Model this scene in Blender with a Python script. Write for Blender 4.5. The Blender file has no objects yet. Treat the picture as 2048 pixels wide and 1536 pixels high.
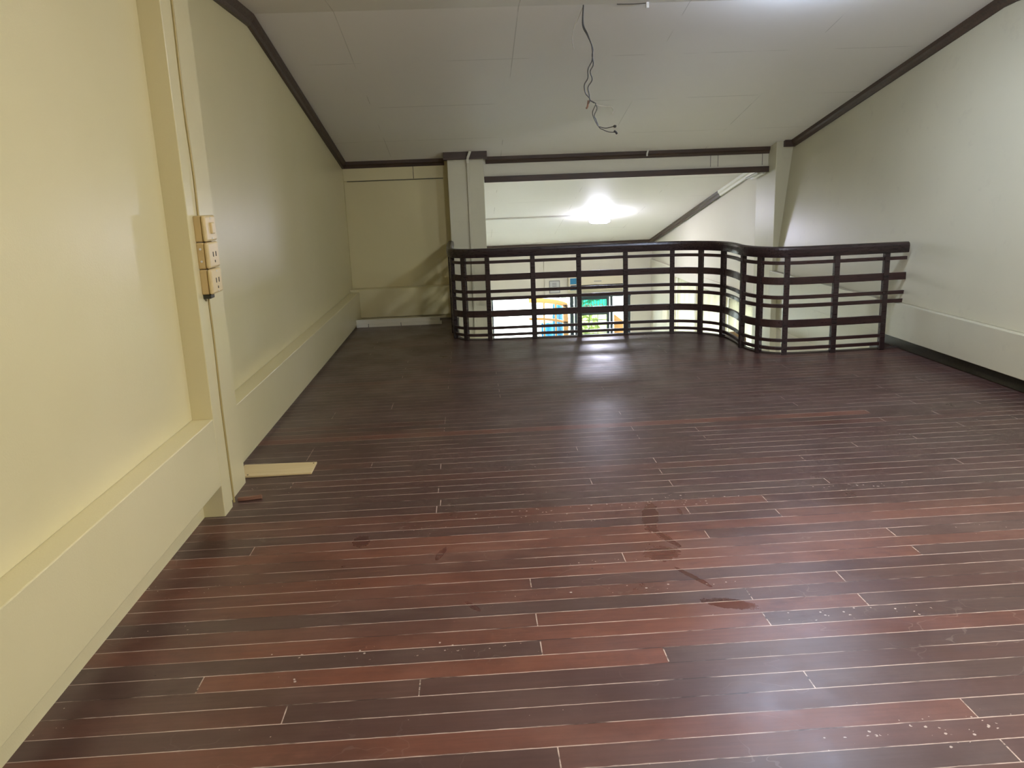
import bpy, bmesh, math, random
from mathutils import Vector, Matrix

random.seed(7)
C = bpy.context.scene.collection
sc = bpy.context.scene

# ------------------------------------------------------------------ camera
cam_d = bpy.data.cameras.new('camera')
cam = bpy.data.objects.new('camera', cam_d); C.objects.link(cam)
cam_d.sensor_width = 36.0
cam_d.lens = 1617.56 / 2048 * 36.0
cam_d.clip_start = 0.05; cam_d.clip_end = 200
PITCH, YAW, ROLL = 0.23325369, 0.04544903, -0.0385591
cy, sy, cp, sp = math.cos(YAW), math.sin(YAW), math.cos(PITCH), math.sin(PITCH)
F = Vector((sy*cp, cy*cp, -sp)); R0 = Vector((cy, -sy, 0)); U0 = R0.cross(F)
cr, sr = math.cos(ROLL), math.sin(ROLL)
RR = cr*R0 + sr*U0; UU = -sr*R0 + cr*U0
cam.matrix_world = Matrix(((RR.x, UU.x, -F.x, 0), (RR.y, UU.y, -F.y, 0), (RR.z, UU.z, -F.z, 1.45), (0, 0, 0, 1)))
sc.camera = cam

# ------------------------------------------------------------------ world, exposure
sc.view_settings.view_transform = 'Standard'
sc.view_settings.look = 'None'
sc.view_settings.gamma = 1
sc.view_settings.use_curve_mapping = False
sc.view_settings.exposure = 0.0
w = bpy.data.worlds.new('world'); sc.world = w; w.use_nodes = True
bg = w.node_tree.nodes['Background']
bg.inputs[0].default_value = (0.92, 0.97, 1.0, 1)
bg.inputs[1].default_value = 17.0

LOFT_LAMP = 285.0    # emission of the loft ceiling lamp above the viewer
SIDE_LAMP = 260.0    # the lamp near the right wall
HALL_LAMP = 135.0

# ------------------------------------------------------------------ material helpers
def mat(name, col, rough=0.5, spec=0.5, metal=0.0):
    m = bpy.data.materials.new(name); m.use_nodes = True
    b = m.node_tree.nodes['Principled BSDF']
    b.inputs['Base Color'].default_value = (*col, 1)
    b.inputs['Roughness'].default_value = rough
    b.inputs['Metallic'].default_value = metal
    b.inputs['Specular IOR Level'].default_value = spec
    return m
class G:
    """tiny node-graph helper"""
    def __init__(s, m):
        s.t = m.node_tree; s.b = s.t.nodes['Principled BSDF']
    def n(s, kind, **kw):
        x = s.t.nodes.new(kind)
        for k, v in kw.items(): setattr(x, k, v)
        return x
    def l(s, a, b): s.t.links.new(a, b)
    def math(s, op, a, b=None, c=None):
        x = s.n('ShaderNodeMath', operation=op)
        for i, v in enumerate((a, b, c)):
            if v is None: continue
            if isinstance(v, (int, float)): x.inputs[i].default_value = v
            else: s.l(v, x.inputs[i])
        return x.outputs[0]
    def coord(s): return s.n('ShaderNodeTexCoord').outputs['Object']
    def mapping(s, vec, scale):
        x = s.n('ShaderNodeMapping'); s.l(vec, x.inputs[0]); x.inputs['Scale'].default_value = scale
        return x.outputs[0]
    def noise(s, vec, scale, detail=4, rough=0.5):
        x = s.n('ShaderNodeTexNoise'); s.l(vec, x.inputs['Vector'])
        x.inputs['Scale'].default_value = scale; x.inputs['Detail'].default_value = detail; x.inputs['Roughness'].default_value = rough
        return x.outputs['Fac']
    def ramp(s, fac, stops):
        x = s.n('ShaderNodeValToRGB'); s.l(fac, x.inputs[0]); e = x.color_ramp.elements
        while len(e) < len(stops): e.new(0.5)
        for i, (p, c) in enumerate(stops):
            e[i].position = p; e[i].color = (*c, 1) if len(c) == 3 else c
        return x.outputs[0]
    def mix(s, fac, a, b):
        x = s.n('ShaderNodeMix', data_type='RGBA')
        for i, v in ((0, fac), (6, a), (7, b)):
            if isinstance(v, (int, float)): x.inputs[i].default_value = v
            elif isinstance(v, tuple): x.inputs[i].default_value = (*v, 1)
            else: s.l(v, x.inputs[i])
        return x.outputs[2]
    def bump(s, h, strength=0.2, dist=0.01):
        x = s.n('ShaderNodeBump'); s.l(h, x.inputs['Height'])
        x.inputs['Strength'].default_value = strength; x.inputs['Distance'].default_value = dist
        s.l(x.outputs[0], s.b.inputs['Normal'])

def paint(name, col, col2, rough=0.33, stain=None, bump=0.25, spec=0.5):
    m = mat(name, col, rough, spec); g = G(m); co = g.coord()
    c = g.mix(g.ramp(g.noise(co, 0.9, 3), [(0.35, (0, 0, 0)), (0.7, (1, 1, 1))]), col, col2)
    if stain:
        f = g.ramp(g.noise(co, 5.0, 6, 0.65), [(0.60, (0, 0, 0)), (0.72, (1, 1, 1))])
        c = g.mix(g.math('MULTIPLY', f, 0.35), c, stain)
    g.l(c, g.b.inputs['Base Color'])
    h = g.math('ADD', g.math('MULTIPLY', g.noise(co, 160, 3), 0.25), g.math('MULTIPLY', g.noise(co, 6, 4), 1.0))
    g.bump(h, bump, 0.006)
    return m

M = {}
M['cream'] = paint('cream_wall_paint', (0.66, 0.585, 0.32), (0.70, 0.62, 0.36))
M['wall_right'] = paint('scuffed_cream_paint', (0.50, 0.465, 0.33), (0.55, 0.51, 0.36), 0.34, stain=(0.40, 0.36, 0.26))
M['far_wall'] = paint('pale_hall_paint', (0.72, 0.68, 0.56), (0.76, 0.72, 0.6), 0.5)
M['pillar'] = paint('pillar_paint', (0.60, 0.57, 0.42), (0.64, 0.61, 0.46), 0.42, stain=(0.5, 0.47, 0.36))
M['board'] = paint('board_paint', (0.70, 0.67, 0.55), (0.72, 0.69, 0.57), 0.5)
M['white'] = mat('white_plastic', (0.78, 0.77, 0.72), 0.4)
M['shell'] = mat('grey_plaster', (0.5, 0.49, 0.45), 0.8)

# ceiling boards with faint seams and small filler marks
m = mat('ceiling_paint', (0.52, 0.49, 0.43), 0.6); M['ceiling'] = m; g = G(m); co = g.coord()
s = g.n('ShaderNodeSeparateXYZ'); g.l(co, s.inputs[0])
def seam(axis, pos, wd=0.004):
    return g.math('LESS_THAN', g.math('ABSOLUTE', g.math('SUBTRACT', s.outputs[axis], pos)), wd)
tot = None
for ax, pos, wd in ((1, 6.95, .004), (1, 8.02, .005), (1, 9.1, .004), (1, 11.3, .006), (1, 12.5, .005), (1, 15.0, .006), (0, 0.42, .004), (0, -0.85, .003), (0, 1.62, .003), (0, 2.85, .004)):
    q = seam(ax, pos, wd); tot = q if tot is None else g.math('MAXIMUM', tot, q)
brk = g.ramp(g.noise(co, 1.6, 2), [(0.48, (0, 0, 0)), (0.55, (1, 1, 1))])
tot = g.math('MULTIPLY', g.math('MULTIPLY', tot, brk), 0.35)
base = g.mix(g.noise(co, 0.8, 3), (0.80, 0.77, 0.72), (0.85, 0.82, 0.78))
g.l(g.mix(tot, base, (0.22, 0.2, 0.17)), g.b.inputs['Base Color'])
g.bump(g.noise(co, 3.0, 4), 0.25, 0.01)

def wood(name, c1, c2, rough=0.3, scale=(3, 40, 40)):
    m = mat(name, c1, rough); g = G(m); co = g.mapping(g.coord(), scale)
    f = g.noise(co, 1.5, 5, 0.6)
    g.l(g.mix(g.ramp(f, [(0.3, (0, 0, 0)), (0.7, (1, 1, 1))]), c1, c2), g.b.inputs['Base Color'])
    g.l(g.ramp(g.noise(co, 3, 3), [(0.2, (rough-.08,)*3), (0.8, (rough+.15,)*3)]), g.b.inputs['Roughness'])
    return m
M['crown'] = wood('dark_brown_molding', (0.035, 0.02, 0.012), (0.07, 0.038, 0.022), 0.45)
M['rail'] = wood('dark_stained_rail', (0.013, 0.009, 0.010), (0.035, 0.017, 0.015), 0.28)
M['railbar'] = wood('dark_red_brown_bar', (0.018, 0.009, 0.009), (0.045, 0.018, 0.015), 0.3)
M['nosing'] = wood('dark_floor_edge', (0.035, 0.025, 0.02), (0.06, 0.04, 0.032), 0.4)
M['pale_wood'] = wood('pale_plywood', (0.62, 0.48, 0.24), (0.70, 0.56, 0.30), 0.45, (3, 30, 3))
M['scrap'] = wood('reddish_scrap_wood', (0.16, 0.07, 0.04), (0.26, 0.13, 0.08), 0.5)
M['orange_wood'] = wood('orange_varnished_wood', (0.62, 0.27, 0.07), (0.72, 0.36, 0.12), 0.35)
M['base_dark'] = wood('dark_olive_baseboard', (0.028, 0.028, 0.016), (0.05, 0.046, 0.026), 0.45)
M['frame_dark'] = mat('dark_window_frame', (0.05, 0.075, 0.085), 0.4)
M['wire'] = mat('dark_wire', (0.06, 0.055, 0.045), 0.5)
M['wire_pale'] = mat('pale_wire', (0.42, 0.38, 0.3), 0.5)
M['cable'] = mat('tan_painted_cable', (0.42, 0.33, 0.13), 0.45)
M['ivory'] = paint('yellowed_plastic', (0.55, 0.40, 0.17), (0.62, 0.47, 0.22), 0.38, stain=(0.35, 0.2, 0.07), bump=0.12)
M['ivory_face'] = paint('yellowed_cover', (0.68, 0.53, 0.26), (0.72, 0.58, 0.32), 0.36, stain=(0.4, 0.25, 0.1), bump=0.1)
M['dark_hole'] = mat('dark_hole', (0.02, 0.015, 0.01), 0.7)
M['ac'] = mat('cream_appliance_plastic', (0.74, 0.66, 0.48), 0.35)
M['blue'] = mat('blue_sticker', (0.03, 0.22, 0.38), 0.5)
M['paper'] = mat('grey_printed_notice', (0.55, 0.55, 0.52), 0.6)
M['ink'] = mat('grey_ink', (0.25, 0.25, 0.24), 0.6)
M['basket'] = paint('brown_wicker', (0.36, 0.22, 0.10), (0.50, 0.34, 0.16), 0.6, bump=0.5)
M['leaf'] = paint('garden_leaves', (0.30, 0.36, 0.24), (0.46, 0.50, 0.38), 0.6, bump=0.4)
M['ground'] = mat('pale_paving', (0.55, 0.55, 0.5), 0.8)
M['tarp'] = mat('blue_tarpaulin', (0.04, 0.30, 0.65), 0.5)

def emis(name, col, strength):
    m = bpy.data.materials.new(name); m.use_nodes = True; t = m.node_tree; t.nodes.clear()
    o = t.nodes.new('ShaderNodeOutputMaterial'); e = t.nodes.new('ShaderNodeEmission')
    e.inputs[0].default_value = (*col, 1); e.inputs[1].default_value = strength
    t.links.new(e.outputs[0], o.inputs[0]); return m
M['lamp_loft'] = emis('lit_lamp_diffuser', (0.97, 0.97, 1.0), LOFT_LAMP)
M['lamp_side'] = emis('lit_side_lamp_diffuser', (0.62, 0.74, 1.0), SIDE_LAMP)
M['lamp_hall'] = emis('lit_hall_lamp_diffuser', (0.80, 0.80, 1.0), HALL_LAMP)

def glass(name, col, mixf=0.08):
    m = bpy.data.materials.new(name); m.use_nodes = True; t = m.node_tree; t.nodes.clear()
    o = t.nodes.new('ShaderNodeOutputMaterial'); a = t.nodes.new('ShaderNodeBsdfTransparent'); b = t.nodes.new('ShaderNodeBsdfGlossy'); x = t.nodes.new('ShaderNodeMixShader')
    a.inputs[0].default_value = (*col, 1); b.inputs['Roughness'].default_value = 0.05; x.inputs[0].default_value = mixf
    t.links.new(a.outputs[0], x.inputs[1]); t.links.new(b.outputs[0], x.inputs[2]); t.links.new(x.outputs[0], o.inputs[0]); return m
M['glass'] = glass('clear_glass', (0.93, 0.97, 0.97))
M['glass_teal'] = glass('teal_glass', (0.10, 0.42, 0.33))
M['glass_green'] = glass('green_glass', (0.55, 0.62, 0.38))
def frosted(name, col):
    m = bpy.data.materials.new(name); m.use_nodes = True; t = m.node_tree; t.nodes.clear()
    o = t.nodes.new('ShaderNodeOutputMaterial'); a = t.nodes.new('ShaderNodeBsdfTranslucent'); b = t.nodes.new('ShaderNodeBsdfDiffuse'); x = t.nodes.new('ShaderNodeMixShader')
    a.inputs[0].default_value = (*col, 1); b.inputs[0].default_value = (*col, 1); x.inputs[0].default_value = 0.25
    t.links.new(a.outputs[0], x.inputs[1]); t.links.new(b.outputs[0], x.inputs[2]); t.links.new(x.outputs[0], o.inputs[0]); return m
M['curtain'] = frosted('sheer_pale_curtain', (0.60, 0.58, 0.49))

# floor planks
m = mat('worn_red_brown_planks', (0.06, 0.03, 0.02), 0.3); M['floor'] = m; g = G(m)
uv = g.n('ShaderNodeUVMap', uv_map='along'); uv2 = g.n('ShaderNodeUVMap', uv_map='remain'); co = g.coord()
a = g.n('ShaderNodeAttribute', attribute_name='tone')
sa = g.n('ShaderNodeSeparateColor'); g.l(a.outputs['Color'], sa.inputs[0])
su = g.n('ShaderNodeSeparateXYZ'); g.l(uv.outputs[0], su.inputs[0])
sv = g.n('ShaderNodeSeparateXYZ'); g.l(uv2.outputs[0], sv.inputs[0])
off = g.n('ShaderNodeVectorMath', operation='ADD'); g.l(co, off.inputs[0])
cmb = g.n('ShaderNodeCombineXYZ'); g.l(g.math('MULTIPLY', sa.outputs[2], 37.0), cmb.inputs[2]); g.l(cmb.outputs[0], off.inputs[1])
grain = g.noise(g.mapping(off.outputs[0], (1.2, 26, 1)), 3.0, 6, 0.6)
dark = g.mix(grain, (0.040, 0.019, 0.015), (0.088, 0.038, 0.028))
grey = g.mix(grain, (0.038, 0.025, 0.020), (0.078, 0.048, 0.038))
orange = g.mix(grain, (0.095, 0.030, 0.017), (0.175, 0.060, 0.032))
c = g.mix(sa.outputs[0], grey, dark)
c = g.mix(sa.outputs[1], c, orange)
# worn, dusty film in irregular patches
film = g.ramp(g.noise(co, 1.5, 6, 0.6), [(0.42, (0, 0, 0)), (0.75, (1, 1, 1))])
c = g.mix(g.math('MULTIPLY', film, 0.24), c, (0.18, 0.12, 0.10))
# dark smears
smear = g.ramp(g.noise(g.mapping(co, (1, 1.6, 1)), 3.2, 5, 0.6), [(0.60, (0, 0, 0)), (0.66, (1, 1, 1))])
c = g.mix(g.math('MULTIPLY', smear, 0.3), c, (0.035, 0.012, 0.010))
mott = g.ramp(g.noise(g.mapping(co, (1, 1.4, 1)), 1.9, 8, 0.68), [(0.46, (0, 0, 0)), (0.60, (1, 1, 1))])
c = g.mix(g.math('MULTIPLY', mott, 0.38), c, (0.040, 0.015, 0.012))
# wet footprint and drips
def blob(px, py, rx, ry, rot=0.0):
    x = g.math('SUBTRACT', s2.outputs[0], px); y = g.math('SUBTRACT', s2.outputs[1], py)
    ca, sb = math.cos(rot), math.sin(rot)
    u = g.math('DIVIDE', g.math('ADD', g.math('MULTIPLY', x, ca), g.math('MULTIPLY', y, sb)), rx)
    v = g.math('DIVIDE', g.math('SUBTRACT', g.math('MULTIPLY', y, ca), g.math('MULTIPLY', x, sb)), ry)
    d = g.math('ADD', g.math('MULTIPLY', u, u), g.math('MULTIPLY', v, v))
    d = g.math('ADD', d, g.math('MULTIPLY', g.math('SUBTRACT', wob, 0.5), 2.6))
    x = g.n('ShaderNodeMapRange'); g.l(d, x.inputs[0]); x.inputs[1].default_value = 1.35; x.inputs[2].default_value = 0.55
    return x.outputs[0]
s2 = g.n('ShaderNodeSeparateXYZ'); g.l(co, s2.inputs[0]); wob = g.noise(co, 19, 6, 0.7)
st = None
for bb in ((0.757, 3.39, .036, .165, -.22), (0.72, 3.00, .070, .060, 0.3), (0.765, 3.16, .018, .11, .35), (0.90, 3.42, .010, .04, 0), (0.86, 2.57, .10, .035, -.4), (0.79, 2.78, .013, .10, .5),
           (-0.53, 3.29, .04, .06, 0), (-0.18, 3.12, .014, .06, -.3), (-.05, 2.66, .012, .05, .6)):
    q = blob(*bb); st = q if st is None else g.math('MAXIMUM', st, q)
c = g.mix(g.math('MULTIPLY', st, 0.45), c, (0.055, 0.014, 0.012))
# plank edges: pale dust in most gaps, dark open gap in others
e1 = g.math('MINIMUM', su.outputs[1], sv.outputs[1]); e2 = g.math('MINIMUM', su.outputs[0], sv.outputs[0])
wv = g.math('MULTIPLY_ADD', g.noise(co, 22, 3), 0.0026, 0.0008)
line = g.math('LESS_THAN', su.outputs[1], g.math('MULTIPLY', wv, 1.7)); endl = g.math('LESS_THAN', e2, g.math('MULTIPLY', wv, 0.85))
gap = g.math('MAXIMUM', line, endl)
bk = g.noise(g.mapping(co, (1, 9, 1)), 2.3, 5, 0.7)
dust = g.ramp(bk, [(0.40, (0, 0, 0)), (0.50, (1, 1, 1))])
gc = g.mix(dust, (0.012, 0.007, 0.006), (0.46, 0.36, 0.29))
fade = g.ramp(g.noise(g.mapping(co, (0.8, 14, 1)), 2.9, 7, 0.75), [(0.34, (0.4,)*3), (0.52, (1, 1, 1))])
c = g.mix(g.math('MULTIPLY', g.math('MULTIPLY', gap, fade), 0.95), c, gc)
# paint flecks and dust
fl = g.n('ShaderNodeTexVoronoi'); fl.inputs['Scale'].default_value = 42; g.l(co, fl.inputs['Vector'])
zone = g.ramp(g.noise(g.mapping(co, (0.55, 2.2, 1)), 2.1, 3), [(0.54, (0, 0, 0)), (0.68, (1, 1, 1))])
zz = None
for bb in ((-0.32, 2.40, .48, .05, .0), (1.25, 2.44, .34, .06, 0), (.35, 3.52, .55, .07, .05), (.98, 3.55, .26, .09, 0), (-.62, 2.27, .07, .05, 0), (1.15, 1.83, .30, .08, 0), (1.9, 3.6, .5, .06, 0), (.55, 2.72, .5, .03, 0), (0.2, 4.15, .12, .06, 0)):
    q = blob(*bb); zz = q if zz is None else g.math('MAXIMUM', zz, q)
zone = g.math('MAXIMUM', zone, g.math('MULTIPLY', zz, 1.5))
fs = g.math('LESS_THAN', fl.outputs['Distance'], g.math('MULTIPLY', zone, 0.13))
keep = g.math('GREATER_THAN', g.noise(co, 60, 1), 0.52)
c = g.mix(g.math('MULTIPLY', g.math('MULTIPLY', fs, keep), 0.8), c, (0.45, 0.38, 0.32))
# curly scratches in patches, small nail holes
sc1 = g.noise(g.mapping(co, (1, 1.3, 1)), 4.5, 3, 0.4)
ln = g.math('LESS_THAN', g.math('ABSOLUTE', g.math('SUBTRACT', sc1, 0.5)), 0.0035)
pz = g.ramp(g.noise(co, 2.0, 4), [(0.52, (0, 0, 0)), (0.62, (1, 1, 1))])
c = g.mix(g.math('MULTIPLY', g.math('MULTIPLY', ln, pz), 0.16), c, (0.30, 0.24, 0.20))
nh = g.n('ShaderNodeTexVoronoi'); nh.inputs['Scale'].default_value = 3.2; g.l(co, nh.inputs['Vector'])
c = g.mix(g.math('LESS_THAN', nh.outputs['Distance'], 0.013), c, (0.006, 0.004, 0.003))
g.l(c, g.b.inputs['Base Color'])
r = g.ramp(g.noise(co, 2.4, 6, 0.65), [(0.3, (0.27,)*3), (0.7, (0.46,)*3)])
r = g.mix(st, r, (0.16, 0.16, 0.16))
g.l(r, g.b.inputs['Roughness'])
hh = g.math('SUBTRACT', g.math('ADD', g.math('MULTIPLY', grain, 0.12), g.math('MULTIPLY', g.noise(g.mapping(off.outputs[0], (0.8, 5, 1)), 2, 2), 0.9)), g.math('MULTIPLY', gap, 0.8))
g.bump(hh, 0.35, 0.004)
g.b.inputs['Specular IOR Level'].default_value = 0.5

# ------------------------------------------------------------------ mesh helpers
def box(bm, x0, x1, y0, y1, z0, z1, mi=0):
    v = [bm.verts.new((x, y, z)) for z in (z0, z1) for y in (y0, y1) for x in (x0, x1)]
    for f in ((0, 2, 3, 1), (4, 5, 7, 6), (0, 1, 5, 4), (2, 6, 7, 3), (0, 4, 6, 2), (1, 3, 7, 5)):
        bm.faces.new([v[i] for i in f]).material_index = mi
def prism_y(bm, prof, y0, y1):
    """profile in X-Z extruded along Y"""
    a = [bm.verts.new((x, y0, z)) for x, z in prof]; b = [bm.verts.new((x, y1, z)) for x, z in prof]
    n = len(prof); bm.faces.new(a[::-1]); bm.faces.new(b)
    for i in range(n): bm.faces.new((a[i], a[(i+1) % n], b[(i+1) % n], b[i]))
def prism_x(bm, prof, x0, x1):
    """profile in Y-Z extruded along X"""
    a = [bm.verts.new((x0, y, z)) for y, z in prof]; b = [bm.verts.new((x1, y, z)) for y, z in prof]
    n = len(prof); bm.faces.new(a); bm.faces.new(b[::-1])
    for i in range(n): bm.faces.new((a[(i+1) % n], a[i], b[i], b[(i+1) % n]))
def smooth_path(pts, sub=8):
    P = [Vector(p) for p in pts]; out = []
    for i in range(len(P)-1):
        p0 = P[max(i-1, 0)]; p1 = P[i]; p2 = P[i+1]; p3 = P[min(i+2, len(P)-1)]
        for k in range(sub):
            t = k/sub
            out.append(0.5*((2*p1)+(p2-p0)*t+(2*p0-5*p1+4*p2-p3)*t*t+(3*p1-p0-3*p2+p3)*t**3))
    out.append(P[-1]); return out
def sweep(bm, path, prof, up=Vector((0, 0, 1))):
    """sweep a closed profile (side, up) along a path"""
    rings = []
    for i, p in enumerate(path):
        d = (path[min(i+1, len(path)-1)] - path[max(i-1, 0)]).normalized()
        sd = d.cross(up).normalized(); u = sd.cross(d)
        rings.append([bm.verts.new(p + sd*a + u*b) for a, b in prof])
    n = len(prof)
    for r0, r1 in zip(rings, rings[1:]):
        for j in range(n): bm.faces.new((r0[j], r0[(j+1) % n], r1[(j+1) % n], r1[j]))
    bm.faces.new(rings[0][::-1]); bm.faces.new(rings[-1])
def circ(r, n=8, sx=1.0): return [(r*sx*math.cos(2*math.pi*i/n), r*math.sin(2*math.pi*i/n)) for i in range(n)]
def tube(bm, pts, r, n=8, sub=6, smooth=True):
    path = smooth_path(pts, sub) if smooth else [Vector(p) for p in pts]
    rings = []; ref = Vector((0.31, 0.83, 0.47))
    for i, p in enumerate(path):
        d = (path[min(i+1, len(path)-1)] - path[max(i-1, 0)]).normalized()
        a = d.cross(ref).normalized(); b = d.cross(a)
        rings.append([bm.verts.new(p + a*r*math.cos(2*math.pi*k/n) + b*r*math.sin(2*math.pi*k/n)) for k in range(n)])
    for r0, r1 in zip(rings, rings[1:]):
        for j in range(n): bm.faces.new((r0[j], r0[(j+1) % n], r1[(j+1) % n], r1[j]))
    bm.faces.new(rings[0][::-1]); bm.faces.new(rings[-1])
def lathe(bm, prof, cx, cy_, n=32):
    rings = [[bm.verts.new((cx + r*math.cos(2*math.pi*k/n), cy_ + r*math.sin(2*math.pi*k/n), z)) for k in range(n)] for r, z in prof]
    for r0, r1 in zip(rings, rings[1:]):
        for j in range(n): bm.faces.new((r0[j], r0[(j+1) % n], r1[(j+1) % n], r1[j]))
    bm.faces.new(rings[0]); bm.faces.new(rings[-1][::-1])
def obj(name, bm, mats, parent=None, bevel=0, smooth=False):
    bmesh.ops.recalc_face_normals(bm, faces=bm.faces)
    me = bpy.data.meshes.new(name); bm.to_mesh(me); bm.free()
    if not isinstance(mats, (list, tuple)): mats = [mats]
    for x in mats: me.materials.append(x)
    o = bpy.data.objects.new(name, me); C.objects.link(o)
    if parent: o.parent = parent; o.matrix_parent_inverse = Matrix.Translation(-parent.location)
    if smooth:
        for p in me.polygons: p.use_smooth = True
    if bevel:
        b = o.modifiers.new('bevel', 'BEVEL'); b.width = bevel; b.segments = 2; b.limit_method = 'ANGLE'
    return o
def struct(name, bm, mats, bevel=0, parent=None):
    o = obj(name, bm, mats, parent, bevel)
    if not parent: o['kind'] = 'structure'
    return o
def tag(o, label, cat, group=None):
    o['label'] = label; o['category'] = cat
    if group: o['group'] = group
    return o
def thing(name, label, cat, loc, group=None):
    o = bpy.data.objects.new(name, None); C.objects.link(o); o.location = loc; o.empty_display_size = 0.1
    return tag(o, label, cat, group)
B = bmesh.new

# ------------------------------------------------------------------ railing path (shared with the floor edge)
RP = [(-.215, 9.62), (-.215, 9.1), (-.21, 8.6), (-.185, 8.27), (-.07, 8.10), (.166, 8.045), (.613, 8.03), (1.07, 8.02), (1.535, 8.01), (1.995, 7.97), (2.25, 7.85),
      (2.405, 7.63), (2.425, 7.35), (2.41, 7.08), (2.475, 6.83), (2.65, 6.69), (3.07, 6.685), (3.51, 6.71), (3.69, 6.72)]
PATH = smooth_path([(x, y, 0) for x, y in RP], 8)
POSTS = [1, 2, 3, 4, 5, 6, 7, 8, 9, 10, 11, 13, 14, 15, 16, 17]    # control points that carry a post
def offset(path, d):
    out = []
    for i, p in enumerate(path):
        t = (path[min(i+1, len(path)-1)] - path[max(i-1, 0)]).normalized()
        out.append(p + Vector((-t.y, t.x, 0))*d)
    return out

# ------------------------------------------------------------------ floor: planks clipped to the curved edge
W = 0.0887; Y0 = 1.963
edge = offset(PATH, 0.045)
outline = [(-1.36, -2.0), (3.80, -2.0), (3.80, 7.02), (3.57, 7.02), (3.56, 6.775)] + [(p.x, p.y) for p in reversed(edge[:-8])] + [(-.26, 9.75), (-1.36, 9.75)]
joints = {-3: [1.33], -1: [1.33], 1: [.95], 3: [-.9, .56], 4: [.17], 5: [.95], 6: [.17, 1.33], 7: [.95], 8: [1.33], 9: [.17], 10: [1.72], 11: [.56], 12: [1.71], 13: [.95], 15: [1.33],
          16: [.94], 17: [1.33], 19: [-.2, 1.71], 20: [.95], 21: [.56], 22: [.94], 23: [1.73], 24: [.95], 27: [.56], 28: [1.33], 29: [.95], 30: [1.33], 31: [.95], 35: [.94, 2.12], 43: [.94]}
oranges = [(13, .8, .8), (11, 1.1, .7), (5, .7, .95), (3, .3, .9), (6, 1.2, .6), (-1, .5, .95), (8, .9, .45), (15, 1.6, .5), (11, .3, .35), (4, 1.5, .5), (32, -.15, .8), (6, -.6, .5), (3, -.1, .9),
           (10, -.6, .7), (14, -.7, .7), (5, .35, .8), (12, 0, .5), (17, -.8, .55), (-1, -1, .7), (33, -1.1, .3), (-2, .9, .25), (9, -.8, .5)]
bm = B()
face = bm.faces.new([bm.verts.new((x, y, 0)) for x, y in outline])
if face.normal.z < 0: face.normal_flip()
k0, k1 = math.floor((-2-Y0)/W), math.ceil((9.8-Y0)/W)
for k in range(k0, k1+1):
    bmesh.ops.bisect_plane(bm, geom=bm.verts[:]+bm.edges[:]+bm.faces[:], plane_co=(0, Y0+k*W, 0), plane_no=(0, 1, 0))
rj = {}
for k in range(k0-1, k1+1):
    js = list(joints.get(k, []))
    if not js: js = [0.17+0.386*random.choice([-3, -2, -1, 0, 4, 5, 6, 7])]
    if random.random() < .6: js.append(0.17+0.386*random.choice([6, 7, 8]))
    if random.random() < .35 and min(js) > 0: js.append(0.17-0.386*random.choice([1, 2, 3]))
    rj[k] = sorted(set(round(j, 3) for j in js))
for k, js in rj.items():
    for j in js:
        fs = [f for f in bm.faces if Y0+k*W < f.calc_center_median().y < Y0+(k+1)*W]
        if not fs: continue
        ge = list({v for f in fs for v in f.verts}) + list({e for f in fs for e in f.edges}) + fs
        bmesh.ops.bisect_plane(bm, geom=ge, plane_co=(j, 0, 0), plane_no=(1, 0, 0))
ul = bm.loops.layers.uv.new('along'); ur = bm.loops.layers.uv.new('remain'); cl = bm.loops.layers.float_color.new('tone')
tones = {}
for f in bm.faces:
    cc = f.calc_center_median(); k = math.floor((cc.y-Y0)/W); js = [-1.4] + rj.get(k, []) + [4.0]
    n = sum(1 for j in js if j < cc.x)-1; x0, x1 = js[n], js[min(n+1, len(js)-1)]
    if (k, n) not in tones:
        o_ = 0.0
        for kk, xx, v in oranges:
            if kk == k and x0 <= xx <= x1: o_ = v
        if o_ == 0 and random.random() < .16: o_ = random.uniform(.1, .4)
        tones[(k, n)] = (0.3+0.7*random.random(), o_, random.random(), 1)
    for lp in f.loops:
        p = lp.vert.co
        lp[ul].uv = (p.x-x0, p.y-(Y0+k*W)); lp[ur].uv = (x1-p.x, Y0+(k+1)*W-p.y); lp[cl] = tones[(k, n)]
# slab sides and underside
nn = len(outline)
va = [bm.verts.new((x, y, -0.001)) for x, y in outline]; vb = [bm.verts.new((x, y, -0.22)) for x, y in outline]
for i in range(nn): bm.faces.new((va[(i+1) % nn], va[i], vb[i], vb[(i+1) % nn])).material_index = 1
bm.faces.new(vb[::-1]).material_index = 1
me = bpy.data.meshes.new('floor'); bm.to_mesh(me); bm.free(); me.materials.append(M['floor']); me.materials.append(M['nosing'])
fo = bpy.data.objects.new('floor', me); C.objects.link(fo); fo['kind'] = 'structure'

# raised nosing strip that follows the open edge
bm = B(); sweep(bm, [p + Vector((0, 0, .006)) for p in offset(PATH, 0.028)[:-1]], [(-.022, -.006), (.022, -.006), (.022, .006), (-.022, .006)])
struct('trim_1', bm, M['nosing'])

# ------------------------------------------------------------------ left wall
bm = B(); T = 2.80; XO = -1.65
box(bm, XO, -1.315, -2.0, 3.67, .48, T)
box(bm, XO, -1.22, -2.0, 3.67, .155, .48)
box(bm, XO, -1.318, -2.0, 3.67, -.3, .155)
box(bm, XO, -1.22, 3.67, 3.795, -.3, T)
box(bm, XO, -1.262, 3.795, 3.81, -.3, T)
box(bm, XO, -1.248, 3.81, 4.14, -.3, T)
box(bm, XO, -1.335, 4.14, 9.9, .03, .355)
box(bm, XO, -1.352, 4.14, 9.9, -.3, .03)
box(bm, XO, -1.44, 4.14, 10.1, .355, T)
struct('wall_left', bm, M['cream'], bevel=.004)
bm = B(); box(bm, XO, -1.44, 10.1, 16.8, -2.9, 2.0); struct('wall_left_hall', bm, M['far_wall'])

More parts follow.
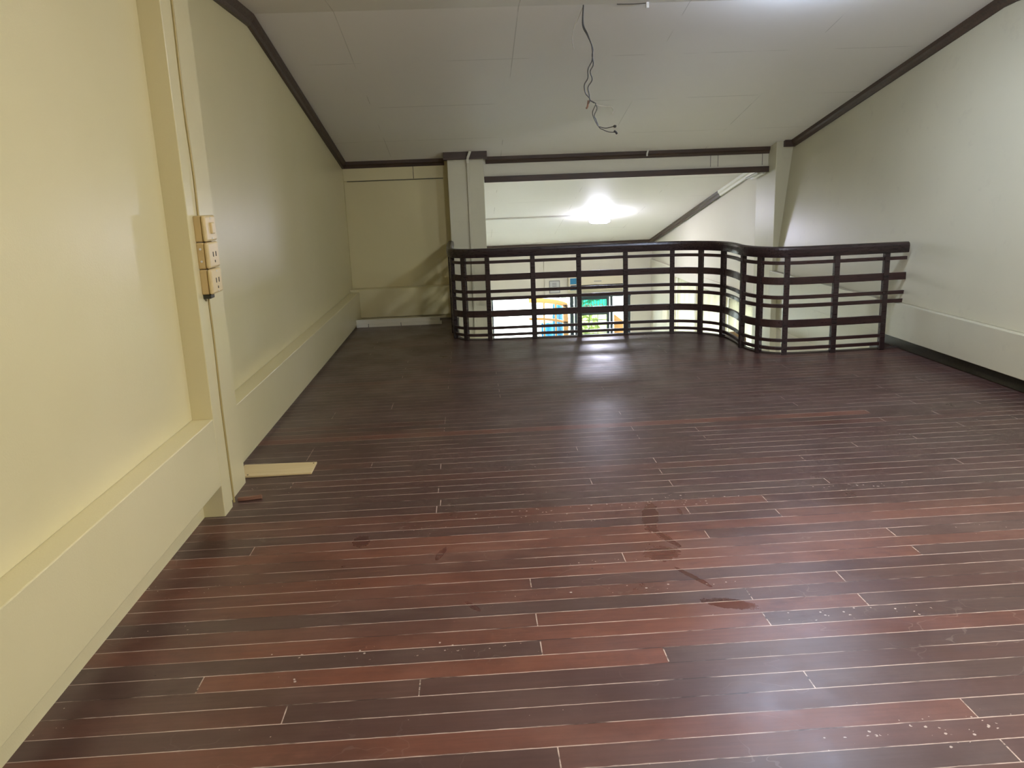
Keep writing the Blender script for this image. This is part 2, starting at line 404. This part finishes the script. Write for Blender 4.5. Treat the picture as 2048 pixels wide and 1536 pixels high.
# ------------------------------------------------------------------ right wall (upper face leans out a little)
def xr(z): return 3.67 + .115*(z-.4)
bm = B()
prism_y(bm, [(xr(.4), .40), (4.3, .40), (4.3, 2.8), (xr(2.8), 2.8)], -2, 9.70)
box(bm, 3.62, 4.3, -2, 9.70, .105, .40)
box(bm, 3.705, 4.3, -2, 9.70, -.3, .105)
struct('wall_right', bm, M['wall_right'], bevel=.004)
bm = B(); box(bm, 3.685, 3.705, -2, 7.02, 0, .10); struct('baseboard_right', bm, M['base_dark'], bevel=.004)
bm = B()
box(bm, 3.72, 4.3, 7.02, 9.70, -2.9, -.3)
# hall part of the right wall, with window openings
prism_y(bm, [(3.74, 0.0), (4.3, 0.0), (4.3, 2.0), (xr(2.0), 2.0)], 9.70, 16.8)
box(bm, 3.70, 4.3, 9.70, 16.8, -.16, 0.0)
WR = [(10.5, 11.75), (11.85, 13.25), (13.35, 14.75)]
box(bm, 3.72, 4.3, 9.70, 10.5, -2.9, -.16)
for (a0, a1), (b0, b1) in zip(WR, WR[1:]): box(bm, 3.72, 4.3, a1, b0, -2.9, -.16)
for a0, a1 in WR: box(bm, 3.72, 4.3, a0, a1, -2.9, -1.75)
box(bm, 3.72, 4.3, 14.75, 15.05, -2.9, -.16)
box(bm, 3.72, 4.3, 15.05, 15.6, -.86, -.16); box(bm, 3.72, 4.3, 15.05, 15.6, -2.9, -1.12)
box(bm, 3.72, 4.3, 15.6, 16.8, -2.9, -.16)
struct('wall_right_hall', bm, M['far_wall'])

# ------------------------------------------------------------------ back wall of the loft (left of the opening)
bm = B()
box(bm, -1.44, -.20, 9.9, 10.1, .30, 2.0)
box(bm, -1.44, -.24, 9.70, 9.9, .045, .385)
box(bm, -1.44, -.205, 9.74, 9.95, -.3, .06); box(bm, -.26, -.205, 9.655, 9.95, -.3, .385)
box(bm, -1.44, -.20, 9.885, 9.90, 1.64, 1.86)
struct('wall_back', bm, M['cream'], bevel=.004)
bm = B()
for x in (-.62,): box(bm, x, x+.006, 9.882, 9.886, 1.645, 1.80)
box(bm, -1.40, -.27, 9.883, 9.886, 1.632, 1.64)
struct('trim_2', bm, M['base_dark'])
bm = B(); box(bm, -1.335, -.36, 9.25, 9.275, 0, .040); box(bm, -1.335, -.38, 9.262, 9.29, .040, .085)
for x in (-1.2, -.83): box(bm, x, x+.006, 9.247, 9.252, 0, .04, 1)
struct('baseboard_back', bm, [M['board'], M['base_dark']], bevel=.003)

# columns beside the opening
bm = B(); box(bm, -.21, .205, 9.65, 10.05, -2.9, 1.93); struct('wall_column_left', bm, M['pillar'], bevel=.006)
bm = B(); box(bm, 3.64, 3.86, 9.65, 10.30, -2.9, 1.93); struct('wall_column_right', bm, M['pillar'], bevel=.006)
# header beam above the opening
bm = B(); box(bm, .205, 3.64, 9.90, 10.05, 1.60, 1.92); struct('wall_header', bm, M['board'], bevel=.003)
bm = B()
for x in (2.93, 3.02, 3.56): box(bm, x, x+.005, 9.897, 9.901, 1.65, 1.79)
struct('trim_3', bm, M['base_dark'])

# ------------------------------------------------------------------ ceiling
SL = .218
def zc(y): return 2.694 if y < 6.03 else 1.85 + SL*(9.9-y)
bm = B(); prism_x(bm, [(-2.2, 2.694), (6.03, 2.694), (16.9, zc(16.9)), (16.9, zc(16.9)+.12), (6.05, 2.82), (-2.2, 2.82)], -1.7, 4.35)
struct('ceiling', bm, M['ceiling'])
# dark crown moldings
CP = [(.0, -.075), (.022, -.072), (.030, -.045), (.048, -.03), (.052, 0.01), (0, .012)]
def crown(name, pts, flip=False, m_='crown'):
    bm = B(); prof = [(-a if flip else a, b) for a, b in CP]
    sweep(bm, [Vector(p) for p in pts], prof); return struct(name, bm, M[m_])
crown('trim_5', [(-1.44, 3.9, 2.69), (-1.44, 5.9, 2.69), (-1.44, 6.03, 2.688), (-1.44, 6.3, zc(6.3)-.003), (-1.44, 9.86, zc(9.86)-.003)])
crown('trim_6', [(xr(2.69), 3.0, 2.69), (xr(2.69), 5.95, 2.69), (xr(2.68), 6.10, 2.677), (xr(1.9), 9.62, zc(9.62)-.003)], True)
crown('trim_7', [(-1.44, 9.90, 1.855), (-.25, 9.90, 1.855)])
crown('trim_8', [(.24, 9.90, 1.855), (3.64, 9.90, 1.855)])
# collar of molding around the left column top
bm = B()
for x0, x1, y0, y1 in ((-.25, .25, 9.60, 9.65), (-.25, -.21, 9.65, 9.9), (.205, .25, 9.65, 9.9)): prism_x(bm, [(y0, 1.83), (y1, 1.83), (y1, zc(y1)+.005), (y0, zc(y0)+.005)], x0, x1)
struct('trim_9', bm, M['crown'])
bm = B(); box(bm, .215, 3.665, 9.872, 9.90, 1.565, 1.635); struct('trim_10', bm, M['crown'], bevel=.004)
bm = B(); prism_x(bm, [(9.60, 1.84), (9.65, 1.84), (9.65, zc(9.65)+.005), (9.60, zc(9.6)+.005)], 3.72, 3.86); struct('trim_11', bm, M['crown'])
# molding along the far eave and the hall's right slope
crown('trim_12', [(-1.4, 16.6, zc(16.6)-.004), (3.72, 16.6, zc(16.6)-.004)])
crown('trim_13', [(xr(zc(12.2)), 12.2, zc(12.2)-.004), (3.72, 16.55, zc(16.55)-.004)], True)
crown('trim_14', [(xr(zc(10.3)), 10.3, zc(10.3)-.004), (xr(zc(12.2)), 12.2, zc(12.2)-.004)], True, 'board')

# rear of the loft, hall floor, outdoors
bm = B(); box(bm, -1.7, 4.3, -2.2, -2.0, -.3, 2.9); struct('wall_rear', bm, M['cream'])
bm = B(); box(bm, -1.7, 4.3, 6.3, 16.9, -3.0, -2.9); struct('floor_hall', bm, M['shell'])
bm = B(); box(bm, -1.7, 4.3, 6.2, 6.35, -2.9, -.22); struct('wall_below_loft', bm, M['far_wall'])
bm = B(); box(bm, -1.44, -.25, 6.35, 10.0, -2.9, -.22); struct('wall_store', bm, M['far_wall'])
bm = B(); box(bm, -30, 40, 16.9, 60, -3.1, -2.95); struct('ground_outside', bm, M['ground'])

# ------------------------------------------------------------------ far hall wall with its windows
bm = B(); YF = 16.6
box(bm, -1.6, 4.3, YF, YF+.2, -.69, 1.2)
box(bm, -1.6, .40, YF, YF+.2, -2.9, -.69); box(bm, 3.29, 4.3, YF, YF+.2, -2.9, -.69); box(bm, .40, 3.29, YF, YF+.2, -2.9, -2.5)
box(bm, 1.50, 1.57, YF-.03, YF, -.69, .06)
struct('wall_far', bm, M['far_wall'])
def window(n, x0, x1, z0, z1, y=YF+.05, pane='glass', fr='frame_dark', t=.03, slits=()):
    bm = B()
    box(bm, x0, x0+t, y, y+.05, z0, z1); box(bm, x1-t, x1, y, y+.05, z0, z1)
    box(bm, x0+t, x1-t, y, y+.05, z1-t, z1); box(bm, x0+t, x1-t, y, y+.05, z0, z0+t)
    for a_, b_ in slits: box(bm, a_, b_, y, y+.05, z0+t, z1-t)
    o = struct('window_%d' % n, bm, M[fr])
    bm = B(); box(bm, x0+t, x1-t, y+.02, y+.026, z0+t, z1-t)
    p = obj('pane', bm, M[pane], o)
    return o
window(1, .40, 1.30, -2.5, -.69)
window(2, 1.30, 2.20, -2.5, -.69, slits=((2.03, 2.10), (2.125, 2.17)))
window(3, 2.20, 2.85, -1.06, -.74, pane='glass_teal', t=.055)
window(4, 2.20, 2.85, -2.5, -1.06, pane='glass_green', t=.055)
window(5, 2.87, 3.29, -2.5, -.69, t=.05)
bm = B(); box(bm, 2.20, 3.29, YF-.01, YF+.05, -.74, -.68); struct('trim_15', bm, M['frame_dark'])
# window grille with its row of rings
gr = thing('window_grille', 'green iron grille with a row of rings across the teal hall window', 'window grille', (2.52, YF+.03, -1.06))
bm = B()
for i in range(9):
    x = 2.29+i*.059; tube(bm, [(x, YF+.03, -1.06), (x, YF+.03, -.80)], .006, 6, 1, False)
obj('bar', bm, M['leaf'], gr)
for i, x in enumerate((2.36, 2.45, 2.56, 2.67)):
    bm = B(); tube(bm, [(x+.04*math.cos(t*math.pi/6), YF+.015, -.93+.04*math.sin(t*math.pi/6)) for t in range(13)], .009, 6, 1, False)
    obj('ring', bm, M['ac'], gr)
bm = B()
for z in (-1.22, -1.50, -1.58): tube(bm, [(2.26, YF+.03, z), (2.80, YF+.03, z)], .007, 6, 1, False)
for x in (2.42, 2.60): tube(bm, [(x, YF+.03, -2.4), (x, YF+.03, -1.1)], .006, 6, 1, False)
obj('lower_bar', bm, M['frame_dark'], gr)

# right hand hall windows: sheer curtains and pale frames
for i, (a0, a1) in enumerate(WR):
    bm = B()
    for y0, y1 in ((a0, a0+.04), (a1-.04, a1)): box(bm, 3.85, 3.9, y0, y1, -1.75, -.16)
    box(bm, 3.85, 3.9, a0, a1, -.20, -.16); box(bm, 3.85, 3.9, a0, a1, -1.75, -1.71)
    o = struct('window_%d' % (6+i), bm, M['white'])
    bm = B(); box(bm, 3.87, 3.876, a0+.04, a1-.04, -1.71, -.20); obj('pane', bm, M['glass'], o)
    bm = B(); n = 60
    vs = [[bm.verts.new((3.80+.015*math.sin(j*1.35)+.006*math.sin(j*3.1), a0+.01+(a1-a0-.02)*j/n, z)) for j in range(n+1)] for z in (-1.74, -.17)]
    for j in range(n): bm.faces.new((vs[0][j], vs[0][j+1], vs[1][j+1], vs[1][j]))
    cu = obj('window_curtain', bm, M['curtain'], None, 0, True)
    md = cu.modifiers.new('solid', 'SOLIDIFY'); md.thickness = .002
    tag(cu, ('sheer pale curtain over the hall side window nearest the loft railing', 'sheer pale curtain over the middle hall side window', 'sheer pale curtain over the hall side window nearest the far wall')[i], 'curtain', 'curtains of the hall side windows')
bm = B(); box(bm, 3.85, 3.9, 15.05, 15.08, -1.12, -.86); box(bm, 3.85, 3.9, 15.57, 15.6, -1.12, -.86); box(bm, 3.85, 3.9, 15.08, 15.57, -.89, -.86); box(bm, 3.85, 3.9, 15.08, 15.57, -1.12, -1.09)
o = struct('window_9', bm, M['white']); bm = B(); box(bm, 3.87, 3.876, 15.08, 15.57, -1.09, -.89); obj('pane', bm, M['glass'], o)

# ------------------------------------------------------------------ air conditioner on the far wall
ac = thing('air_conditioner', 'cream wall-mounted air conditioner above the dark-framed hall window', 'air conditioner', (2.55, YF, -.56))
bm = B(); prism_x(bm, [(YF-.003, -.58), (YF-.14, -.58), (YF-.19, -.50), (YF-.20, -.28), (YF-.17, -.22), (YF-.003, -.22)], 1.98, 3.14); obj('body', bm, M['ac'], ac, .01)
bm = B(); box(bm, 2.02, 3.10, YF-.197, YF-.185, -.475, -.455); obj('air_slot', bm, M['dark_hole'], ac)
bm = B(); box(bm, 2.03, 3.09, YF-.185, YF-.15, -.545, -.485); obj('louver', bm, M['white'], ac, .004)
bm = B(); box(bm, 2.01, 2.14, YF-.204, YF-.199, -.43, -.31); box(bm, 2.01, 2.18, YF-.200, YF-.19, -.55, -.47); obj('sticker', bm, M['blue'], ac)
bm = B()
for i in range(7): box(bm, 2.50+i*.022, 2.515+i*.022, YF-.204, YF-.199, -.395, -.378)
obj('nameplate', bm, M['ink'], ac)
# notice and conduit left of it
nt = thing('wall_notice', 'small framed grey notice on the far wall left of the air conditioner', 'notice', (1.70, YF, -.50))
bm = B(); box(bm, 1.60, 1.82, YF-.012, YF, -.62, -.36); obj('frame', bm, M['ink'], nt, .003)
bm = B(); box(bm, 1.615, 1.805, YF-.016, YF-.011, -.605, -.375); obj('sheet', bm, M['paper'], nt)
bm = B()
for z in (-.42, -.45, -.48): box(bm, 1.66, 1.75, YF-.0175, YF-.0155, z, z+.014)
obj('print', bm, M['ink'], nt)

# open casement with arched top, outside the hall window
def arch_top(x, x0, x1, z0, rise): return z0 + rise*math.sqrt(max(0, 1-((x-x0)/(x1-x0))**2))
cs = thing('casement_shutter', 'orange varnished casement with curved top standing open beyond the hall window', 'casement', (1.33, YF+.55, -2.5))
yo = YF+.45
N = 18; x0, x1 = 1.20, 2.02
def arc_band(bm, za, rise, th, y0, y1, xa=x0, xb=x1):
    prev = None
    for i in range(N+1):
        x = xa+(xb-xa)*i/N; zt = arch_top(x, xa, xb+.10, za, rise)
        cur = [bm.verts.new(v) for v in ((x, y0, zt-th), (x, y1, zt-th), (x, y1, zt), (x, y0, zt))]
        if prev:
            for j in range(4): bm.faces.new((prev[j], prev[(j+1) % 4], cur[(j+1) % 4], cur[j]))
        else: bm.faces.new(cur[::-1])
        prev = cur
    bm.faces.new(prev)
bm = B(); arc_band(bm, -1.02, .26, .10, yo, yo+.05); obj('top_rail', bm, M['orange_wood'], cs)
bm = B(); arc_band(bm, -1.42, .24, .05, yo, yo+.05); obj('middle_rail', bm, M['orange_wood'], cs)
bm = B(); box(bm, 1.93, 2.03, yo, yo+.05, -2.5, -.93); obj('stile', bm, M['orange_wood'], cs)
for x in (1.50, 1.75):
    bm = B(); box(bm, x, x+.035, yo+.005, yo+.045, -2.5, -.85); obj('muntin', bm, M['orange_wood'], cs)
bm = B(); box(bm, x0, 1.93, yo, yo+.05, -1.90, -1.80); obj('bottom_rail', bm, M['orange_wood'], cs)
bm = B(); box(bm, x0, 1.93, yo+.02, yo+.026, -1.80, -1.0); obj('pane', bm, M['glass'], cs)
# second leaf seen as a wedge
bm = B()
prism = [(3.00, -2.5), (3.25, -2.5), (3.25, -1.36), (3.00, -1.16)]
a_ = [bm.verts.new((x, YF+.35, z)) for x, z in prism]; b_ = [bm.verts.new((x, YF+.40, z)) for x, z in prism]
bm.faces.new(a_); bm.faces.new(b_[::-1])
for i in range(4): bm.faces.new((a_[i], b_[i], b_[(i+1) % 4], a_[(i+1) % 4]))
o = obj('shutter_board', bm, M['orange_wood']); tag(o, 'orange wooden board with slanted top outside the rightmost narrow hall window', 'shutter')
for i, (x, z, sx, sz, lab) in enumerate(((1.86, -1.06, .11, .09, 'upper blue tarpaulin piece hanging behind the orange casement'), (1.86, -1.32, .10, .07, 'lower right blue tarpaulin piece behind the orange casement'), (1.66, -1.62, .13, .16, 'largest blue tarpaulin piece, low behind the orange casement'))):
    bm = B(); n = 8
    top = [bm.verts.new((x-sx+2*sx*j/n, YF+.9+.25*i+.03*math.sin(j*1.7), z+sz)) for j in range(n+1)]
    bot = [bm.verts.new((x-sx+2*sx*j/n, YF+.93+.25*i+.03*math.sin(j*1.3), -2.95)) for j in range(n+1)]
    for j in range(n): bm.faces.new((bot[j], bot[j+1], top[j+1], top[j]))
    o = obj('blue_tarpaulin', bm, M['tarp']); md = o.modifiers.new('solid', 'SOLIDIFY'); md.thickness = .01
    tag(o, lab, 'tarpaulin')
# garden shrub behind the green pane
bm = B(); random.seed(3)
for i in range(420):
    p = Vector((random.uniform(2.0, 2.9), random.uniform(18.2, 19.0), random.uniform(-2.9, -.7)))
    a = random.uniform(0, 6.28); u = Vector((math.cos(a), .3*math.sin(a*2), math.sin(a)))*random.uniform(.05, .10); v = u.cross(Vector((0, 1, .3))).normalized()*.035
    f = [bm.verts.new(q) for q in (p-u, p+v, p+u, p-v)]; bm.faces.new(f)
tube(bm, [(2.45, 18.6, -2.95), (2.47, 18.6, -2.0), (2.42, 18.62, -1.2)], .03)
tag(obj('garden_shrub', bm, M['leaf']), 'green leafy shrub in the garden behind the green window pane', 'shrub')

# ------------------------------------------------------------------ lamps
def led_lamp(x, y, ztop, label, m_, r=.17, drop=.05, h=1.0):
    t = thing('ceiling_lamp', label, 'lamp', (x, y, ztop))
    bm = B(); lathe(bm, [(r*.55, ztop), (r*.6, ztop-.02), (r*.25, ztop-.03), (r*.2, ztop-drop)], x, y); obj('mount', bm, M['white'], t, 0, True)
    bm = B(); z = ztop-drop
    lathe(bm, [(.01, z), (r*.8, z), (r*.97, z-.018*h), (r, z-.05*h), (r*.95, z-.085*h), (r*.7, z-.105*h), (.01, z-.11*h)], x, y); obj('diffuser', bm, M[m_], t, 0, True)
    return t
led_lamp(2.18, 13.62, zc(13.62)+.01, 'round glowing disc lamp hanging from the hall ceiling beyond the railing', 'lamp_hall', .175, .06)
led_lamp(2.35, 5.44, 2.694, 'round disc lamp on the loft ceiling near the right wall', 'lamp_side', .13, .035, .45)
led_lamp(1.6, 2.2, 2.694, 'round disc lamp hanging from the flat loft ceiling above the viewer', 'lamp_loft', .16, .34)
bm = B()
prism_x(bm, [(13.66, zc(13.66)-.025), (13.70, zc(13.70)-.025), (13.70, zc(13.70)-.004), (13.66, zc(13.66)-.004)], -.2, 2.1)
tag(obj('cable_trunking', bm, M['white']), 'long white cable trunking running along the hall ceiling to the glowing disc lamp', 'trunking')

# ------------------------------------------------------------------ railing
rail = thing('balcony_railing', 'dark stained wooden railing with curved runs along the open loft edge', 'railing', (1.0, 8.0, 0))
def up(path, z): return [Vector((p.x, p.y, z)) for p in path]
last_post = PATH[17*8]; CUT = 17*8+1
bm = B(); sweep(bm, up(PATH, .872), [(-.028, -.040), (-.020, -.044), (.020, -.044), (.028, -.040), (.034, -.010), (.036, .020), (.030, .038), (.014, .046), (-.014, .046), (-.030, .038), (-.036, .020), (-.034, -.010)])
obj('handrail', bm, M['rail'], rail, 0, False)
for zl, zh, full in ((.768, .797, 1), (.600, .662, 1), (.477, .508, 1), (.405, .437, 1), (.236, .301, 0), (.111, .139, 0), (.041, .069, 0)):
    bm = B(); pth = PATH if full else PATH[:CUT]
    hz = (zh-zl)/2; sweep(bm, up(pth, (zl+zh)/2), [(-.011, -hz), (.011, -hz), (.011, hz), (-.011, hz)])
    obj('rail_bar', bm, M['railbar'], rail, .003)
for ci in POSTS:
    i = ci*8; p = PATH[i]; d = (PATH[min(i+1, len(PATH)-1)]-PATH[max(i-1, 0)]).normalized(); nrm = Vector((-d.y, d.x, 0))
    bm = B(); hw, hd = .023, .021
    q = [p+d*a+nrm*b for a, b in ((-hw, -hd), (hw, -hd), (hw, hd), (-hw, hd))]
    lo = [bm.verts.new((v.x, v.y, 0.0)) for v in q]; hi = [bm.verts.new((v.x, v.y, .832)) for v in q]
    bm.faces.new(lo[::-1]); bm.faces.new(hi)
    for j in range(4): bm.faces.new((lo[j], lo[(j+1) % 4], hi[(j+1) % 4], hi[j]))
    obj('post', bm, M['rail'], rail, .004)

# ------------------------------------------------------------------ stacked socket boxes on the left pilaster
def rbox(bm, x0, x1, y0, y1, z0, z1): box(bm, x0, x1, y0, y1, z0, z1)
LAB = ['topmost of the three yellowed socket boxes on the left pilaster', 'middle of the three yellowed socket boxes, with two screws on its side', 'lowest of the three yellowed socket boxes, with dark worn marks']
for i, (z1, z0) in enumerate(((1.398, 1.283), (1.280, 1.163), (1.160, 1.047))):
    t = thing('socket_box', LAB[i], 'socket', (-1.22, 3.80, z0), 'socket boxes on the left pilaster')
    bm = B(); rbox(bm, -1.222, -1.186, 3.735, 3.875, z0, z1); obj('box_body', bm, M['ivory'], t, .006)
    bm = B(); rbox(bm, -1.186, -1.166, 3.729, 3.881, z0, z1); o = obj('cover_plate', bm, M['ivory_face'], t, .009)
    bm = B(); zm = (z0+z1)/2
    if i == 0: rbox(bm, -1.168, -1.156, 3.79, 3.83, zm-.025, zm+.025); obj('rocker_switch', bm, M['ivory_face'], t, .004)
    else:
        bm.free()
        for ya, yb, za, zb in ((3.785, 3.795, -.008, .014), (3.825, 3.835, -.008, .014), (3.803, 3.813, -.035, -.024)):
            bm = B(); box(bm, -1.1665, -1.1652, ya, yb, zm+za, zm+zb); obj('socket_hole', bm, M['dark_hole'], t)
    for dz in (-.045, .045) if i != 1 else (-.025, .03):
        bm = B(); yy = 3.805 if i != 1 else 3.7345
        if i != 1: lathe(bm, [(.001, -.002), (.004, -.002), (.004, .002), (.001, .002)], 0, 0, 10); bmesh.ops.rotate(bm, verts=bm.verts[:], matrix=Matrix.Rotation(math.pi/2, 3, 'Y'), cent=(0, 0, 0)); bmesh.ops.translate(bm, verts=bm.verts[:], vec=(-1.166, yy, zm+dz))
        else: lathe(bm, [(.001, -.002), (.005, -.002), (.005, .002), (.001, .002)], 0, 0, 10); bmesh.ops.rotate(bm, verts=bm.verts[:], matrix=Matrix.Rotation(math.pi/2, 3, 'X'), cent=(0, 0, 0)); bmesh.ops.translate(bm, verts=bm.verts[:], vec=(-1.204, yy, zm+dz))
        obj('screw', bm, M['white'], t)
bm = B(); box(bm, -1.222, -1.185, 3.745, 3.80, 1.027, 1.047); tag(obj('conduit_stub', bm, M['base_dark'], None, .003), 'short dark conduit end under the lowest yellowed socket box', 'conduit')
bm = B(); tube(bm, [(-1.214, 3.797, 1.397), (-1.213, 3.80, 1.6), (-1.216, 3.794, 1.9), (-1.213, 3.798, 2.3), (-1.214, 3.796, 2.66)], .006, 8, 6)
tag(obj('cable', bm, M['cable']), 'painted cable running up the pilaster groove from the socket boxes to the ceiling', 'cable')
bm = B(); tube(bm, [(-1.214, 3.797, 1.03), (-1.213, 3.798, .8), (-1.215, 3.795, .5), (-1.213, 3.798, .02)], .005, 8, 6)
tag(obj('cable', bm, M['cable']), 'painted cable running down the pilaster groove from the socket boxes to the floor', 'cable')

# trunking on the left column
t = thing('cable_trunking', 'narrow painted trunking up the front of the left column, bent at the dark molding', 'trunking', (.02, 9.64, -.2))
bm = B(); box(bm, .012, .042, 9.627, 9.65, -1.0, 1.80); obj('straight_run', bm, M['pillar'], t, .003)
bm = B(); sweep(bm, [Vector(p) for p in ((.027, 9.62, 1.79), (.027, 9.60, 1.82), (.032, 9.575, 1.85), (.06, 9.555, 1.915))], [(-.014, -.012), (.014, -.012), (.014, .012), (-.014, .012)], Vector((0, 1, 0))); obj('bent_end', bm, M['board'], t)

# ------------------------------------------------------------------ hanging wires
wr = thing('hanging_wires', 'twisted bare electrical wires hanging from the ceiling crease', 'wires', (.87, 6.02, 2.69))
bm = B(); tube(bm, [(.87, 6.02, 2.69), (.862, 6.02, 2.56), (.895, 6.02, 2.49), (.925, 6.02, 2.42), (.926, 6.02, 2.33), (.896, 6.02, 2.27), (.893, 6.02, 2.21), (.868, 6.02, 2.165), (.875, 6.02, 2.11), (.905, 6.02, 2.07), (.893, 6.02, 2.035)], .0042, 6, 8); obj('wire_strand', bm, M['wire'], wr)
bm = B(); tube(bm, [(.872, 6.03, 2.69), (.868, 6.03, 2.57), (.898, 6.03, 2.50), (.932, 6.03, 2.41), (.928, 6.03, 2.36), (.935, 6.03, 2.30), (.912, 6.03, 2.255), (.925, 6.03, 2.20), (.895, 6.03, 2.15), (.903, 6.03, 2.10), (.908, 6.03, 2.065), (.94, 6.03, 2.045)], .0042, 6, 8); obj('wire_strand', bm, M['wire'], wr)
bm = B(); tube(bm, [(.905, 6.02, 2.06), (.93, 6.02, 2.045), (.947, 6.02, 2.035), (.925, 6.02, 1.985), (.928, 6.02, 1.95), (.955, 6.02, 1.895), (.975, 6.02, 1.878), (1.02, 6.02, 1.868), (1.075, 6.02, 1.878)], .0034, 6, 8); obj('wire_strand', bm, M['wire'], wr)
bm = B(); tube(bm, [(.947, 6.03, 2.035), (.957, 6.03, 2.005), (.938, 6.03, 1.96), (.948, 6.03, 1.93), (.972, 6.03, 1.876), (1.00, 6.03, 1.858), (1.04, 6.03, 1.842), (1.088, 6.03, 1.838)], .0034, 6, 8); obj('wire_strand', bm, M['wire'], wr)
bm = B(); tube(bm, [(.95, 6.02, 2.03), (1.0, 6.02, 2.018), (1.055, 6.02, 2.012), (1.075, 6.02, 1.985), (1.06, 6.02, 1.96)], .0025, 6, 6); obj('thin_wire', bm, M['wire_pale'], wr)
bm = B(); tube(bm, [(.873, 6.02, 2.69), (.84, 6.03, 2.62), (.80, 6.04, 2.54), (.79, 6.04, 2.46), (.80, 6.04, 2.41)], .0025, 6, 6); obj('thin_wire', bm, M['wire_pale'], wr)
bm = B(); tube(bm, [(.895, 6.02, 2.06), (.888, 6.02, 2.02), (.878, 6.02, 2.005)], .006, 6, 4); obj('wire_end', bm, M['scrap'], wr)
bm = B(); lathe(bm, [(.002, 1.868), (.011, 1.872), (.012, 1.884), (.002, 1.888)], 1.083, 6.02, 10); obj('wire_nut', bm, M['dark_hole'], wr)
bm = B(); tube(bm, [(1.078, 6.03, 1.848), (1.092, 6.03, 1.838), (1.10, 6.03, 1.825)], .008, 6, 3); obj('wire_end', bm, M['dark_hole'], wr)
cl_ = thing('cable_clip', 'small white clip on the ceiling crease to the right of the hanging wires', 'clip', (1.30, 6.02, 2.69))
bm = B(); box(bm, 1.305, 1.325, 6.0, 6.02, 2.655, 2.694); obj('clip_body', bm, M['white'], cl_, .003)
bm = B(); tube(bm, [(1.302, 6.0, 2.685), (1.22, 6.0, 2.682), (1.10, 6.0, 2.684)], .003, 6, 4); obj('wire_tail', bm, M['wire'], cl_)
cl_ = thing('cable_clip', 'small white cable end poking over the molding above the opening', 'clip', (2.05, 9.84, 1.85))
bm = B(); tube(bm, [(2.15, 9.835, 1.80), (2.15, 9.83, 1.83), (2.165, 9.81, 1.885)], .010, 6, 4); obj('cable_end', bm, M['white'], cl_)
# tubes near the top of the right column
for k, (dx, lab) in enumerate(((0, 'white tube stub under the header at the right column, right one of the pair'), (-.07, 'thinner grey tube stub under the header at the right column, left one of the pair'))):
    bm = B(); tube(bm, [(3.60+dx, 9.93, 1.565), (3.60+dx, 10.35, 1.50)], .022-.006*k, 12, 1, False)
    tag(obj('pipe_stub', bm, M['white'] if k == 0 else M['paper']), lab, 'pipe')

# ------------------------------------------------------------------ loose boards on the floor
bm = B(); vs = [(-1.300, 4.205), (-.915, 4.213), (-.917, 4.392), (-1.325, 4.408)]
lo = [bm.verts.new((x, y, .001)) for x, y in vs]; hi = [bm.verts.new((x, y, .011)) for x, y in vs]
bm.faces.new(lo[::-1]); bm.faces.new(hi)
for j in range(4): bm.faces.new((lo[j], lo[(j+1) % 4], hi[(j+1) % 4], hi[j]))
pb = obj('plywood_board', bm, M['pale_wood'], None, .0015); tag(pb, 'pale yellow plywood board lying flat on the dark floor by the left wall', 'board')
bm = B(); lathe(bm, [(.001, .0105), (.005, .0105), (.005, .0122), (.001, .0122)], -1.26, 4.225, 10); obj('nail_head', bm, M['dark_hole'], pb)
bm = B(); lathe(bm, [(.001, .0105), (.004, .0105), (.004, .0122), (.001, .0122)], -.932, 4.37, 10); obj('nail_head', bm, M['dark_hole'], pb)
bm = B(); sweep(bm, [Vector((-1.215, 3.865, .009)), Vector((-1.16, 3.872, .009)), Vector((-1.10, 3.885, .010))], [(-.010, -.008), (.010, -.008), (.010, .008), (-.010, .008)])
tag(obj('wood_scrap', bm, M['scrap'], None, .002), 'short reddish wood splinter lying against the foot of the left pilaster', 'scrap')

# cabinet with basket down in the hall
t = thing('storage_cabinet', 'tall white cabinet in the hall just below the railing bend', 'cabinet', (3.34, 10.1, -2.9))
bm = B(); box(bm, 3.14, 3.54, 9.9, 10.3, -2.9, -.665); obj('body', bm, M['board'], t, .01)
bm = B(); box(bm, 3.16, 3.52, 9.885, 9.9, -2.8, -.69); obj('door', bm, M['board'], t, .005)
bk = thing('wicker_basket', 'brown rounded wicker basket on top of the white cabinet below the railing bend', 'basket', (3.34, 10.1, -.665))
bm = B(); lathe(bm, [(.01, -.664), (.075, -.664), (.14, -.62), (.155, -.57), (.15, -.505), (.01, -.502)], 3.34, 10.1, 28); obj('basket_body', bm, M['basket'], bk, 0, True)
bm = B(); lathe(bm, [(.01, -.504), (.153, -.507), (.14, -.46), (.085, -.42), (.01, -.405)], 3.34, 10.1, 28); obj('lid', bm, M['basket'], bk, 0, True)
